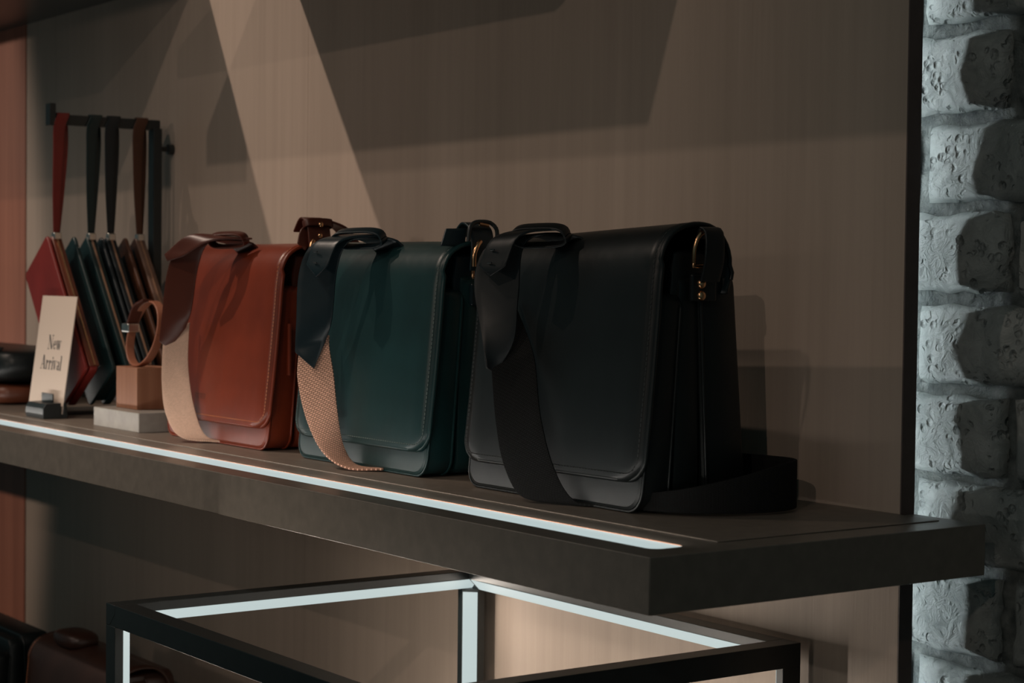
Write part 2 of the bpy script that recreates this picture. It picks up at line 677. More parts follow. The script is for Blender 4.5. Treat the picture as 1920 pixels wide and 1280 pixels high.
def shelf_slab():
    # plan with a notch round the end panel, and a slot for the light strip
    bm = bmesh.new()
    xs = sorted({XL, -0.0955, 0.0, -0.037})
    outline = [(XL, 0), (0, 0), (0, 0.437), (-0.0955, 0.437), (-0.0955, YW - 0.0004), (XL, YW - 0.0004)]
    slot = []
    y0, y1, xe, r = 0.034, 0.0745, -0.036, 0.012
    slot.append((XL + 0.05, y0))
    for k in range(7):
        a = math.radians(-90 + 90 * k / 6)
        slot.append((xe - r + r * math.cos(a), y0 + r + r * math.sin(a)))
    for k in range(7):
        a = math.radians(90 * k / 6)
        slot.append((xe - r + r * math.cos(a), y1 - r + r * math.sin(a)))
    slot.append((XL + 0.05, y1))
    vo_ = [bm.verts.new((x, y, T)) for x, y in outline]
    vi_ = [bm.verts.new((x, y, T)) for x, y in slot]
    eds = [bm.edges.new((vo_[i], vo_[(i + 1) % len(vo_)])) for i in range(len(vo_))]
    eds += [bm.edges.new((vi_[i], vi_[(i + 1) % len(vi_)])) for i in range(len(vi_))]
    bmesh.ops.triangle_fill(bm, edges=eds, use_beauty=True)
    lo = [bm.verts.new((x, y, 0)) for x, y in outline]
    bm.faces.new(lo[::-1])
    for i in range(len(lo)):
        j = (i + 1) % len(lo)
        bm.faces.new((lo[i], lo[j], vo_[j], vo_[i]))
    bmesh.ops.recalc_face_normals(bm, faces=bm.faces)
    be = [e for e in bm.edges if len(e.link_faces) == 2 and e.calc_face_angle() > 1.0]
    bmesh.ops.bevel(bm, geom=be, offset=0.0011, segments=2, profile=0.5, affect='EDGES')
    me = bpy.data.meshes.new('board')
    bm.to_mesh(me)
    bm.free()
    me.materials.append(M['shelf'])
    soften(me)
    o = bpy.data.objects.new('board', me)
    col.objects.link(o)
    o.parent = sh
    # copper lined slot walls and the diffuser in it
    vs, fs = [], []
    n = len(slot)
    for z in (T - 0.0002, T - 0.0012):
        vs += [(x, y, z) for x, y in slot]
    for i in range(n - 1):
        fs.append((i, i + 1, n + i + 1, n + i))
    obj('strip_channel', vs, fs, 'copper', sh, True, sharp=40)
    vs = [(x, y, T - 0.0009) for x, y in slot]
    obj('light_strip', vs, [tuple(range(n))], 'led', sh)


shelf_slab()
box('inlay_mat', (XL + 0.02, 0.114, T), (-0.040, YW - 0.004, T + 0.0012), 'mat', sh, 0.0005, 1)
area('shelf_strip_light', (-1.80, 0.060, 0.0048), (0, 1.0, 0.5), 0.95, 3.5, 0.006, (1.0, 0.93, 0.86), (1, 0, 0))

# upper shelves on the same wall
for x0, x1, lab in ((-3.9, -1.75, 'dark upper shelf cut by the top left corner of the picture'), (-1.436, -0.40, 'upper shelf over the satchels whose shadow falls on the wall')):
    s = thing('upper_shelf', (x0, 0, 0.756), lab, 'shelf')
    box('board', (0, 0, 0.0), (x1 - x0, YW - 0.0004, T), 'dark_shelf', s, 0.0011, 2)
    box('inlay_mat', (0.04, 0.05, T), (x1 - x0 - 0.04, YW - 0.005, T + 0.001), 'mat', s)

# lower shelf for the bags under the display shelf
low = thing('lower_shelf', (-3.6, 0, -0.70), 'low taupe shelf below the display shelf', 'shelf')
box('board', (0, 0.0, 0), (2.62, YW - 0.0004, 0.05), 'shelf', low, 0.0011, 2)

# ------------------------------------------------------------------ lit black frame under the shelf
FX0, FX1, FY0, FY1, FZ = -0.854, -0.222, -0.134, 0.400, -0.152
S, CH = 0.026, 0.0155
fr = thing('display_cube', ((FX0 + FX1) / 2, (FY0 + FY1) / 2, FL), 'black open cube display with white light lines along its inner edges', 'display stand')
fo = V(fr.location)


def bar(name, axis, a, b, c, sx, sy, power=0.42):
    """square bar with its inner corner cut at 45 degrees; c = outer corner, sx, sy = inward directions"""
    sec = [(0, 0), (S * sx, 0), (S * sx, (S - CH) * sy), ((S - CH) * sx, S * sy), (0, S * sy)]
    poly = [(c[0] + p[0], c[1] + p[1]) for p in sec]
    o = prism(name, poly, axis, a, b, 'black_metal', fr, 0.0007)
    # light line in the cut
    pa = V((c[0] + S * sx, c[1] + (S - CH) * sy))
    pb = V((c[0] + (S - CH) * sx, c[1] + S * sy))
    nn = V((sx, sy)).normalized()
    d = (pb - pa)
    pa2, pb2 = pa + d * 0.04 + nn * 0.0004, pb - d * 0.04 + nn * 0.0004
    pc, pd = pb2 - nn * 0.0018, pa2 - nn * 0.0018
    prism('light_line', [tuple(pa2), tuple(pb2), tuple(pc), tuple(pd)], axis, a + 0.004, b - 0.004, 'led', o)
    # the light it gives off
    mid = (pa + pb) / 2 + nn * 0.002
    t = (a + b) / 2

    def mk(q, tt):
        return V((tt, q[0], q[1])) if axis == 0 else (V((q[0], tt, q[1])) if axis == 1 else V((q[0], q[1], tt)))
    ax = V((1, 0, 0)) if axis == 0 else (V((0, 1, 0)) if axis == 1 else V((0, 0, 1)))
    area('frame_light', mk(mid, t) + fo, mk(nn, 0), power * abs(b - a), abs(b - a) - 0.06, d.length * 0.9, (1.0, 0.88, 0.76), ax)


hx, hy, hz = (FX1 - FX0) / 2, (FY1 - FY0) / 2, FZ - FL
bar('top_rail', 0, -hx + S, hx - S, (hy, hz), -1, -1)
bar('top_rail', 0, -hx + S, hx - S, (-hy, hz), 1, -1)
bar('top_rail', 1, -hy, hy, (-hx, hz), 1, -1, 1.1)
bar('top_rail', 1, -hy, hy, (hx, hz), -1, -1)
for sx in (-1, 1):
    for sy in (-1, 1):
        bar('post', 2, S, hz - S, (sx * hx, sy * hy), -sx, -sy, (2.9 if sy < 0 else 0.45) if sx < 0 else 0.42)
for sx in (-1, 1):
    for sy in (-1, 1):
        e_ = 0.0003
        for ax_, ay_ in ((S, S - CH), (S - CH, S)):
            box('corner_block', (min(sx * (hx - e_), sx * (hx - ax_)), min(sy * (hy - e_), sy * (hy - ay_)), hz - S - 0.001), (max(sx * (hx - e_), sx * (hx - ax_)), max(sy * (hy - e_), sy * (hy - ay_)), hz - e_), 'black_metal', fr)
for sy in (-1, 1):
    box('bottom_rail', (-hx + S, sy * hy - (S if sy > 0 else 0), 0), (hx - S, sy * hy + (0 if sy > 0 else S), S), 'black_metal', fr, 0.0007)
for sx in (-1, 1):
    box('bottom_rail', (sx * hx - (S if sx > 0 else 0), -hy, 0), (sx * hx + (0 if sx > 0 else S), hy, S), 'black_metal', fr, 0.0007)


# ------------------------------------------------------------------ satchels
def satchel(loc, label, leath, strapmat, web, thread, W=0.322, zl=0.281, zr=0.281, group='flap satchels', rz=0.0, bind=None, marks=True):
    t = thing('messenger_bag', loc, label, 'bag', group, rz)
    o3 = V(loc)
    half = W / 2

    def zs(x):
        return (zl + (zr - zl) * (x + half) / W) / 0.293

    def fy(z):
        return 0.10 * z
    Wb = W - 0.012
    # three compartments with recessed gussets between them
    slab('front_pocket', rrect(Wb, 0.0, 0.225, 0.020, rt=0.012), lambda z: fy(z), lambda z: fy(z) + 0.040 - 0.03 * z, 0.004, leath, t)
    slab('middle_compartment', rrect(Wb - 0.004, 0.0, 0.245, 0.018, rt=0.014), lambda z: 0.047 + 0.02 * z, lambda z: 0.083 - 0.01 * z, 0.004, leath, t)
    rear = slab('rear_compartment', rrect(Wb, 0.0, 0.252, 0.014, rt=0.02), lambda z: 0.090 - 0.06 * z, lambda z: 0.1485 - 0.09 * z, 0.004, leath, t)
    slab('gusset', rrect(Wb - 0.026, 0.004, 0.222, 0.016), lambda z: 0.022 + 0.06 * z, lambda z: 0.128 - 0.10 * z, 0.003, strapmat, t)
    slab('top_gusset', rrect(Wb - 0.010, 0.205, 0.268 * min(zl, zr) / 0.281, 0.004, rt=0.006), lambda z: 0.040 + 0.10 * (z - 0.2), lambda z: 0.108 - 0.10 * (z - 0.2), 0.004, strapmat, t)

    # piping along the front pocket edge
    def ring(outl, yfun, inset=0.0015):
        return [(x, yfun(z), z) for x, z in outl]
    tube('piping', ring(rrect(Wb + 0.001, -0.0003, 0.22, 0.020, 8, 0.012), lambda z: fy(z) + 0.0025), 0.0017, leath, t, closed=True, sides=6)
    tube('piping', ring(rrect(Wb + 0.001, -0.0003, 0.22, 0.020, 8, 0.012), lambda z: fy(z) + 0.0375 - 0.03 * z), 0.0015, leath, t, closed=True, sides=6)
    tube('piping', ring(rrect(Wb + 0.001, 0.0, 0.25, 0.014, 8, 0.02), lambda z: 0.0925 - 0.06 * z), 0.0017, leath, t, closed=True, sides=6)

    # flap: one bent sheet from the back over the top and down the front
    path = [(0.107, 0.222), (0.113, 0.242), (0.1135, 0.260), (0.106, 0.277), (0.091, 0.2895), (0.072, 0.293), (0.052, 0.2905), (0.034, 0.2815), (0.0225, 0.265), (0.0175, 0.242),
            (0.0140, 0.20), (0.0095, 0.15), (0.0045, 0.10), (-0.0005, 0.055), (-0.0032, 0.032)]
    N = 64
    pp = catmull([(0, a, b) for a, b in path], N)
    s = [0.0]
    for a, b in zip(pp, pp[1:]):
        s.append(s[-1] + (b - a).length)
    r = 0.024
    C = 20
    tot = s[-1]

    def surf(si, u, lift=0.0):
        # point on the flap at arc length si and -1..1 across
        k = 0
        while k < N - 2 and si > s[k + 1]:
            k += 1
        f = (si - s[k]) / (s[k + 1] - s[k])
        p = pp[k].lerp(pp[k + 1], f)
        d = (pp[k + 1] - pp[k]).normalized()
        nrm = V((0, d.z, -d.y))
        de = max(tot - si, 0.0)
        hw = half
        if de < r:
            hw = half - r + math.sqrt(max(r * r - (r - de) ** 2, 0))
        x = u * hw
        puff = 0.0035 * math.cos(u * math.pi / 2) * math.sin(math.pi * min(max((p.z - 0.03) / 0.25, 0), 1))
        curl = 0.004 * max(0, (abs(u) - 0.9) / 0.1) ** 2 if p.z < 0.25 else 0.0
        q = V((x, p.y - puff + curl, p.z * zs(x)))
        return q + nrm * (-lift)
    rows = [tot * i / 52 for i in range(50)]
    e = tot - r
    rows = [v_ for v_ in rows if v_ < e - 0.002] + [e + r * math.sin(math.radians(90 * k / 9)) for k in range(10)]
    vs, fs = [], []
    for si in rows:
        for c_ in range(C + 1):
            vs.append(surf(si, -1 + 2 * c_ / C))
    w_ = C + 1
    for i in range(len(rows) - 1):
        for c_ in range(C):
            fs.append((i * w_ + c_, i * w_ + c_ + 1, (i + 1) * w_ + c_ + 1, (i + 1) * w_ + c_))
    flap = obj('flap', vs, fs, leath, t, True)
    sd = flap.modifiers.new('thickness', 'SOLIDIFY')
    sd.thickness = 0.0042
    sd.offset = 0.0
    # rolled edge of the flap
    epts = [surf(si, -1) for si in rows[2:]] + [surf(tot - 1e-5, -1 + 2 * c_ / C) for c_ in range(1, C)] + [surf(si, 1) for si in reversed(rows[2:])]
    clean = [epts[0]]
    for q in epts[1:]:
        if (q - clean[-1]).length > 0.0006:
            clean.append(q)
    tube('edge_binding', clean, 0.0026, bind or leath, flap, sides=8)
    # stitches, a few millimetres inside the edge
    ins = 0.0065
    line = []
    si = 0.13
    while si < tot - r:
        line.append((si, -1))
        si += 0.0052
    pts = [surf(a, u * (1 - ins / half), -0.0026) for a, u in line]
    rr = r - ins
    arc = []
    for k in range(7):
        a = math.radians(90 * k / 6)
        arc.append((tot - r + rr * math.sin(a), half - r + rr * math.cos(a)))
    for a, xx in arc:
        hw = half - r + math.sqrt(max(r * r - (r - max(tot - a, 0)) ** 2, 0)) if tot - a < r else half
        pts.append(surf(a, -xx / hw, -0.0026))
    bot = []
    nb = int((W - 2 * r) / 0.0052)
    for k in range(nb + 1):
        xx = -(half - r) + (W - 2 * r) * k / nb
        a = tot - ins
        hw = half - r + math.sqrt(max(r * r - (r - ins) ** 2, 0))
        bot.append(surf(a, xx / hw, -0.0026))
    left = pts + bot
    right = []
    for q in pts:
        right.append(V((-q.x, q.y, q.z / zs(q.x) * zs(-q.x))))
    vs, fs = [], []

    def dashes(seq):
        for a, b in zip(seq, seq[1:]):
            d = b - a
            if d.length < 0.002 or d.length > 0.02:
                continue
            a2, b2 = a + d * 0.18, b - d * 0.18
            side = d.cross(V((0, -1, 0))).normalized() * 0.00055
            upv = V((0, -0.0007, 0))
            k = len(vs)
            vs.extend([a2 - side, a2 + side, b2 + side, b2 - side, a2 + upv, b2 + upv])
            fs.extend([(k, k + 4, k + 5, k + 3), (k + 4, k + 1, k + 2, k + 5), (k, k + 1, k + 4), (k + 3, k + 5, k + 2)])
    dashes(left)
    dashes(right)
    stt = obj('stitching', vs, fs, thread, flap)
    tag(stt, kind='stuff')
    # pressed maker's mark near the lower left of the flap
    if marks:
        sm_ = tot - 0.034
        u0_ = -0.225
        vs, fs = [], []

        def rect(x0, x1, a0, a1):
            k = len(vs)
            for xx, aa in ((x0, a0), (x1, a0), (x1, a1), (x0, a1)):
                q = surf(aa, xx / half, -0.0024)
                vs.append(q)
            fs.append((k, k + 1, k + 2, k + 3))
        X0 = u0_ * half
        for k in range(6):
            g = X0 - 0.0165 + 0.0056 * k
            rect(g, g + 0.0011, sm_ - 0.004, sm_ + 0.004)
            rect(g + 0.0011, g + 0.0038, sm_ - 0.004, sm_ - 0.003)
            if k % 2:
                rect(g + 0.003, g + 0.0038, sm_ - 0.003, sm_ + 0.004)
        obj('pressed_mark', vs, fs, strapmat, flap)
    return t, o3


def hardware_right(t, W, zr, leath, pull=True):
    """ring, tab and rivets on the right gusset"""
    x = W / 2 - 0.003
    k = zr / 0.281
    box('ring_tab', (x, 0.060, 0.205 * k), (x + 0.006, 0.094, 0.232 * k), leath, t, 0.002)
    tube('d_ring', [(x + 0.006, 0.061, 0.240 * k), (x + 0.009, 0.060, 0.258 * k), (x + 0.010, 0.066, 0.270 * k), (x + 0.010, 0.077, 0.274 * k), (x + 0.010, 0.088, 0.270 * k), (x + 0.009, 0.094, 0.258 * k), (x + 0.006, 0.093, 0.240 * k)], 0.0024, 'gold', t, n=24, closed=True)
    for z in (0.2225, 0.2105):
        lathe('rivet', [(0.0052, 0.0), (0.0052, 0.0016), (0.0038, 0.0032), (0.001, 0.0038)], 'gold', t, 'x', (x + 0.006, 0.0725, z * k), 14)


# --- cognac bag -----------------------------------------------------
B1 = V((-1.184, 0.172, 0.0036))
t1, _ = satchel(B1, 'cognac brown leather satchel with a plain cream canvas strap', 'tan', 'tan_strap', 'cream_web', 'thread_tan', 0.326, 0.281, 0.281)
ribbon('strap_webbing', [(-1.271, 0.136, 0.160), (-1.272, 0.134, 0.140), (-1.268, 0.131, 0.082), (-1.251, 0.130, 0.038), (-1.215, 0.135, 0.009), (-1.175, 0.165, 0.0045)],
       [(-1.249, 0.166, 0.172), (-1.248, 0.164, 0.158), (-1.243, 0.161, 0.106), (-1.219, 0.160, 0.047), (-1.187, 0.164, 0.010), (-1.150, 0.190, 0.0045)], 'cream_web', 0.0026, t1, 40, off=B1)
ribbon('strap_leather', [(-1.170, 0.215, 0.262), (-1.180, 0.185, 0.288), (-1.212, 0.138, 0.286), (-1.240, 0.128, 0.255), (-1.264, 0.128, 0.178), (-1.272, 0.128, 0.144)],
       [(-1.125, 0.228, 0.262), (-1.137, 0.205, 0.288), (-1.175, 0.162, 0.288), (-1.204, 0.158, 0.258), (-1.229, 0.158, 0.188), (-1.246, 0.158, 0.165)], 'tan_strap', 0.0032, t1, 30, tip=(-1.268, 0.143, 0.134), off=B1)

# --- teal bag -------------------------------------------------------
B2 = V((-0.784, 0.172, 0.0036))
t2, _ = satchel(B2, 'dark teal leather satchel with a pinkish woven canvas strap', 'teal', 'teal_strap', 'pink_web', 'thread_teal', 0.322, 0.2815, 0.280)
ribbon('strap_webbing', [(-0.866, 0.136, 0.160), (-0.868, 0.134, 0.142), (-0.865, 0.131, 0.110), (-0.838, 0.130, 0.057), (-0.795, 0.130, 0.020), (-0.752, 0.140, 0.0045), (-0.72, 0.17, 0.0045)],
       [(-0.845, 0.166, 0.166), (-0.842, 0.164, 0.152), (-0.825, 0.161, 0.116), (-0.813, 0.160, 0.070), (-0.800, 0.162, 0.026), (-0.777, 0.168, 0.0045), (-0.74, 0.195, 0.0045)], 'pink_web', 0.0026, t2, 44, off=B2)
ribbon('strap_leather', [(-0.792, 0.215, 0.262), (-0.802, 0.185, 0.288), (-0.834, 0.138, 0.284), (-0.855, 0.128, 0.252), (-0.864, 0.128, 0.183), (-0.867, 0.128, 0.144)],
       [(-0.740, 0.228, 0.262), (-0.752, 0.205, 0.288), (-0.790, 0.164, 0.286), (-0.811, 0.158, 0.256), (-0.826, 0.158, 0.184), (-0.842, 0.158, 0.157)], 'teal_strap', 0.0032, t2, 30, tip=(-0.843, 0.142, 0.1235), off=B2)

# --- black bag ------------------------------------------------------
B3 = V((-0.382, 0.172, 0.0036))
t3, _ = satchel(B3, 'black leather satchel with a black strap, nearest the shelf end', 'black', 'black_strap', 'black_web', 'thread_black', 0.324, 0.282, 0.296, marks=False)
ribbon('strap_webbing', [(-0.447, 0.140, 0.175), (-0.439, 0.136, 0.143), (-0.421, 0.131, 0.080), (-0.402, 0.130, 0.035), (-0.374, 0.134, 0.007), (-0.335, 0.165, 0.0045)],
       [(-0.456, 0.178, 0.215), (-0.413, 0.174, 0.158), (-0.381, 0.161, 0.093), (-0.353, 0.160, 0.037), (-0.318, 0.163, 0.006), (-0.285, 0.185, 0.0045)], 'black_web', 0.0026, t3, 40, off=B3)
ribbon('strap_leather', [(-0.410, 0.215, 0.262), (-0.418, 0.185, 0.287), (-0.448, 0.138, 0.278), (-0.462, 0.128, 0.243), (-0.449, 0.128, 0.183), (-0.437, 0.128, 0.143)],
       [(-0.362, 0.228, 0.262), (-0.372, 0.205, 0.287), (-0.412, 0.164, 0.283), (-0.420, 0.158, 0.222), (-0.425, 0.156, 0.172), (-0.440, 0.142, 0.136)], 'black_strap', 0.0032, t3, 30, off=B3)
hardware_right(t3, 0.324, 0.296, 'black_strap')
hardware_right(t2, 0.322, 0.280, 'teal_strap')
hardware_right(t1, 0.326, 0.281, 'tan_strap')

# strap loop lying on its edge at the end of the black bag
lp = [(-0.300, 0.335, 0), (-0.235, 0.355, 0), (-0.178, 0.345, 0), (-0.158, 0.305, 0), (-0.166, 0.255, 0), (-0.195, 0.210, 0), (-0.235, 0.186, 0)]
tp = [0.052, 0.052, 0.053, 0.051, 0.040, 0.028, 0.020]
ribbon('strap_tail', [(x, y, 0.0042) for x, y, z in lp], [(x, y, 0.002 + h) for (x, y, z), h in zip(lp, tp)], 'black_web', 0.003, t3, 40, off=B3, cols=4)



# strap tongues, keepers and ends ------------------------------------
def keeper(t, B, c, wv, nv, dv, mat):
    """flat leather loop round the strap"""
    c, wv, nv, dv = V(c), V(wv), V(nv), V(dv)
    L, R = [], []
    for k in range(25):
        a = 2 * math.pi * k / 24
        ca, sa = math.cos(a), math.sin(a)
        e = 0.6
        p = c + wv * math.copysign(abs(ca) ** e, ca) + nv * math.copysign(abs(sa) ** e, sa)
        L.append(p - dv)
        R.append(p + dv)
    return ribbon('keeper_loop', L, R, mat, 0.0028, t, 49, off=B, cols=2)


ribbon('strap_tongue', [(-0.806, 0.172, 0.294), (-0.821, 0.132, 0.284), (-0.827, 0.122, 0.256)], [(-0.762, 0.192, 0.294), (-0.778, 0.142, 0.285), (-0.786, 0.128, 0.254)], 'teal_strap', 0.003, t2, 14, tip=(-0.804, 0.1235, 0.2405), off=B2)
ribbon('strap_tongue', [(-0.420, 0.172, 0.296), (-0.433, 0.132, 0.284), (-0.443, 0.121, 0.254)], [(-0.375, 0.192, 0.296), (-0.392, 0.140, 0.288), (-0.402, 0.127, 0.254)], 'black_strap', 0.003, t3, 14, tip=(-0.422, 0.1225, 0.2435), off=B3)
ribbon('strap_tongue', [(-1.160, 0.180, 0.296), (-1.190, 0.136, 0.297), (-1.240, 0.121, 0.270)], [(-1.118, 0.198, 0.293), (-1.146, 0.150, 0.290), (-1.196, 0.128, 0.267)], 'tan_strap', 0.003, t1, 14, tip=(-1.234, 0.123, 0.260), off=B1)
keeper(t1, B1, (-1.150, 0.176, 0.291), (0.026, 0.014, 0.001), (-0.001, -0.004, 0.009), (-0.003, 0.006, 0.0025), 'tan_strap')
keeper(t2, B2, (-0.783, 0.172, 0.289), (0.029, 0.017, 0.001), (-0.001, -0.004, 0.010), (-0.003, 0.006, 0.0030), 'teal_strap')
keeper(t3, B3, (-0.400, 0.172, 0.288), (0.027, 0.016, 0.001), (-0.001, -0.004, 0.010), (-0.003, 0.006, 0.0030), 'black_strap')
for t, B, hs in ((t2, B2, ((-0.808, 0.1235, 0.272), (-0.806, 0.1215, 0.258))), (t3, B3, ((-0.422, 0.1235, 0.272), (-0.423, 0.1205, 0.258)))):
    for h in hs:
        h = V(h) - B
        box('slot', h + V((-0.0042, -0.0008, -0.0009)), h + V((0.0042, 0.0008, 0.0009)), 'black_metal', t, 0.0004, 1)

# right-hand strap ends of the cognac and teal bags
ribbon('strap_end', [(-1.016, 0.232, 0.255), (-1.013, 0.229, 0.288), (-1.020, 0.229, 0.313), (-1.042, 0.231, 0.321), (-1.064, 0.233, 0.303)], [(-1.016, 0.266, 0.255), (-1.013, 0.264, 0.288), (-1.020, 0.263, 0.313), (-1.042, 0.262, 0.321), (-1.064, 0.262, 0.303)], 'tan_strap', 0.003, t1, 22, off=B1)
ribbon('strap_tongue', [(-1.050, 0.258, 0.319), (-1.045, 0.286, 0.308), (-1.042, 0.306, 0.284)], [(-1.014, 0.258, 0.319), (-1.010, 0.288, 0.308), (-1.008, 0.310, 0.284)], 'tan_strap', 0.003, t1, 14, off=B1)
ribbon('strap_flag', [(-1.026, 0.236, 0.316), (-1.024, 0.222, 0.304), (-1.022, 0.216, 0.286)], [(-1.022, 0.248, 0.300), (-1.020, 0.234, 0.284), (-1.018, 0.226, 0.276)], 'tan_strap', 0.003, t1, 12, off=B1)
keeper(t1, B1, (-1.020, 0.247, 0.313), (0, 0.021, 0), (0.007, 0, 0.003), (-0.002, 0, 0.005), 'tan_strap')
for z in (0.312, 0.297):
    lathe('rivet', [(0.0036, 0.0), (0.0036, 0.0012), (0.0022, 0.0024)], 'gold', t1, 'x', (-1.0115 - B1.x + (0.002 if z > 0.3 else 0), 0.246 - B1.y, z - B1.z), 12)
box('lit_pocket_edge', (-1.0235 - B1.x, 0.2015 - B1.y, 0.105 - B1.z), (-1.017 - B1.x, 0.206 - B1.y, 0.176 - B1.z), 'tan', t1, 0.0015)  # added strip standing in for the lit edge of the middle compartment

ribbon('strap_end', [(-0.616, 0.226, 0.250), (-0.613, 0.226, 0.280), (-0.618, 0.226, 0.300), (-0.638, 0.228, 0.307), (-0.66, 0.23, 0.292)], [(-0.616, 0.258, 0.250), (-0.613, 0.258, 0.280), (-0.618, 0.258, 0.300), (-0.638, 0.257, 0.307), (-0.66, 0.257, 0.292)], 'teal_strap', 0.003, t2, 22, off=B2)
ribbon('strap_flag', [(-0.632, 0.232, 0.301), (-0.634, 0.203, 0.3)], [(-0.628, 0.226, 0.279), (-0.630, 0.193, 0.279)], 'teal_strap', 0.0032, t2, 8, off=B2)
tube('buckle', [V(p) - B2 for p in ((-0.612, 0.221, 0.285), (-0.612, 0.223, 0.301), (-0.614, 0.231, 0.3075), (-0.614, 0.243, 0.309), (-0.614, 0.255, 0.3075), (-0.612, 0.262, 0.300), (-0.612, 0.263, 0.285))], 0.0026, 'black_metal', t2, n=24)
tube('buckle_pin', [V(p) - B2 for p in ((-0.6105, 0.236, 0.306), (-0.609, 0.248, 0.304))], 0.0022, 'gold', t2)
tube('strap_ring', [V(p) - B2 for p in ((-0.607, 0.226, 0.255), (-0.606, 0.226, 0.270), (-0.606, 0.231, 0.281), (-0.608, 0.236, 0.285))], 0.0028, 'gold', t2, n=12)
tube('d_ring_post', [V(p) - B1 for p in ((-1.006, 0.226, 0.268), (-1.006, 0.229, 0.284), (-1.008, 0.234, 0.290))], 0.0026, 'gold', t1, n=10)

# the black bag's strap end threaded through its ring
ribbon('strap_end', [(-0.2185, 0.238, 0.284), (-0.213, 0.238, 0.2955), (-0.2050, 0.238, 0.290), (-0.2040, 0.237, 0.262), (-0.2105, 0.237, 0.240)], [(-0.2185, 0.263, 0.284), (-0.213, 0.263, 0.2955), (-0.2050, 0.263, 0.290), (-0.2040, 0.263, 0.262), (-0.2105, 0.263, 0.240)], 'black_strap', 0.003, t3, 18, off=B3)

# ------------------------------------------------------------------ pouch rack and its four pouches
RX = -1.84
rk = thing('pouch_rack', (RX, 0.29, 0.0012), 'black metal rack with an arm from which four wristlets hang', 'rack')
box('post', (-0.012, 0.085, 0.006), (0.012, 0.101, 0.497), 'black_metal', rk, 0.001)
box('arm', (-0.006, -0.100, 0.494), (0.006, 0.100, 0.512), 'black_metal', rk, 0.001)
box('arm_stop', (-0.010, -0.106, 0.492), (0.010, -0.095, 0.530), 'black_metal', rk, 0.001)
box('base', (-0.05, -0.095, 0.0), (0.05, 0.112, 0.006), 'black_metal', rk, 0.001)
lathe('wall_stud', [(0.0045, 0.0), (0.0045, 0.014), (0.0095, 0.016), (0.0095, 0.0257)], 'black_metal', rk, 'y', (0.0, 0.101, 0.462), 16)

M['red_leather'] = leather('red_leather', (0.19, 0.018, 0.014), 0.4)
M['red_edge'] = leather('brown_zip_leather', (0.14, 0.036, 0.018), 0.3, 0.5, 0.3)
M['green_leather'] = leather('deep_green_leather', (0.006, 0.022, 0.024), 0.4)
M['navy_leather'] = leather('navy_leather', (0.007, 0.013, 0.017), 0.4)
M['brown_leather'] = leather('brown_leather', (0.075, 0.028, 0.014), 0.42)
M['taupe_leather'] = leather('taupe_leather', (0.16, 0.095, 0.07), 0.45)
M['zip_gold'] = plain('zip_teeth', (0.55, 0.33, 0.22), 0.35, 0.8)


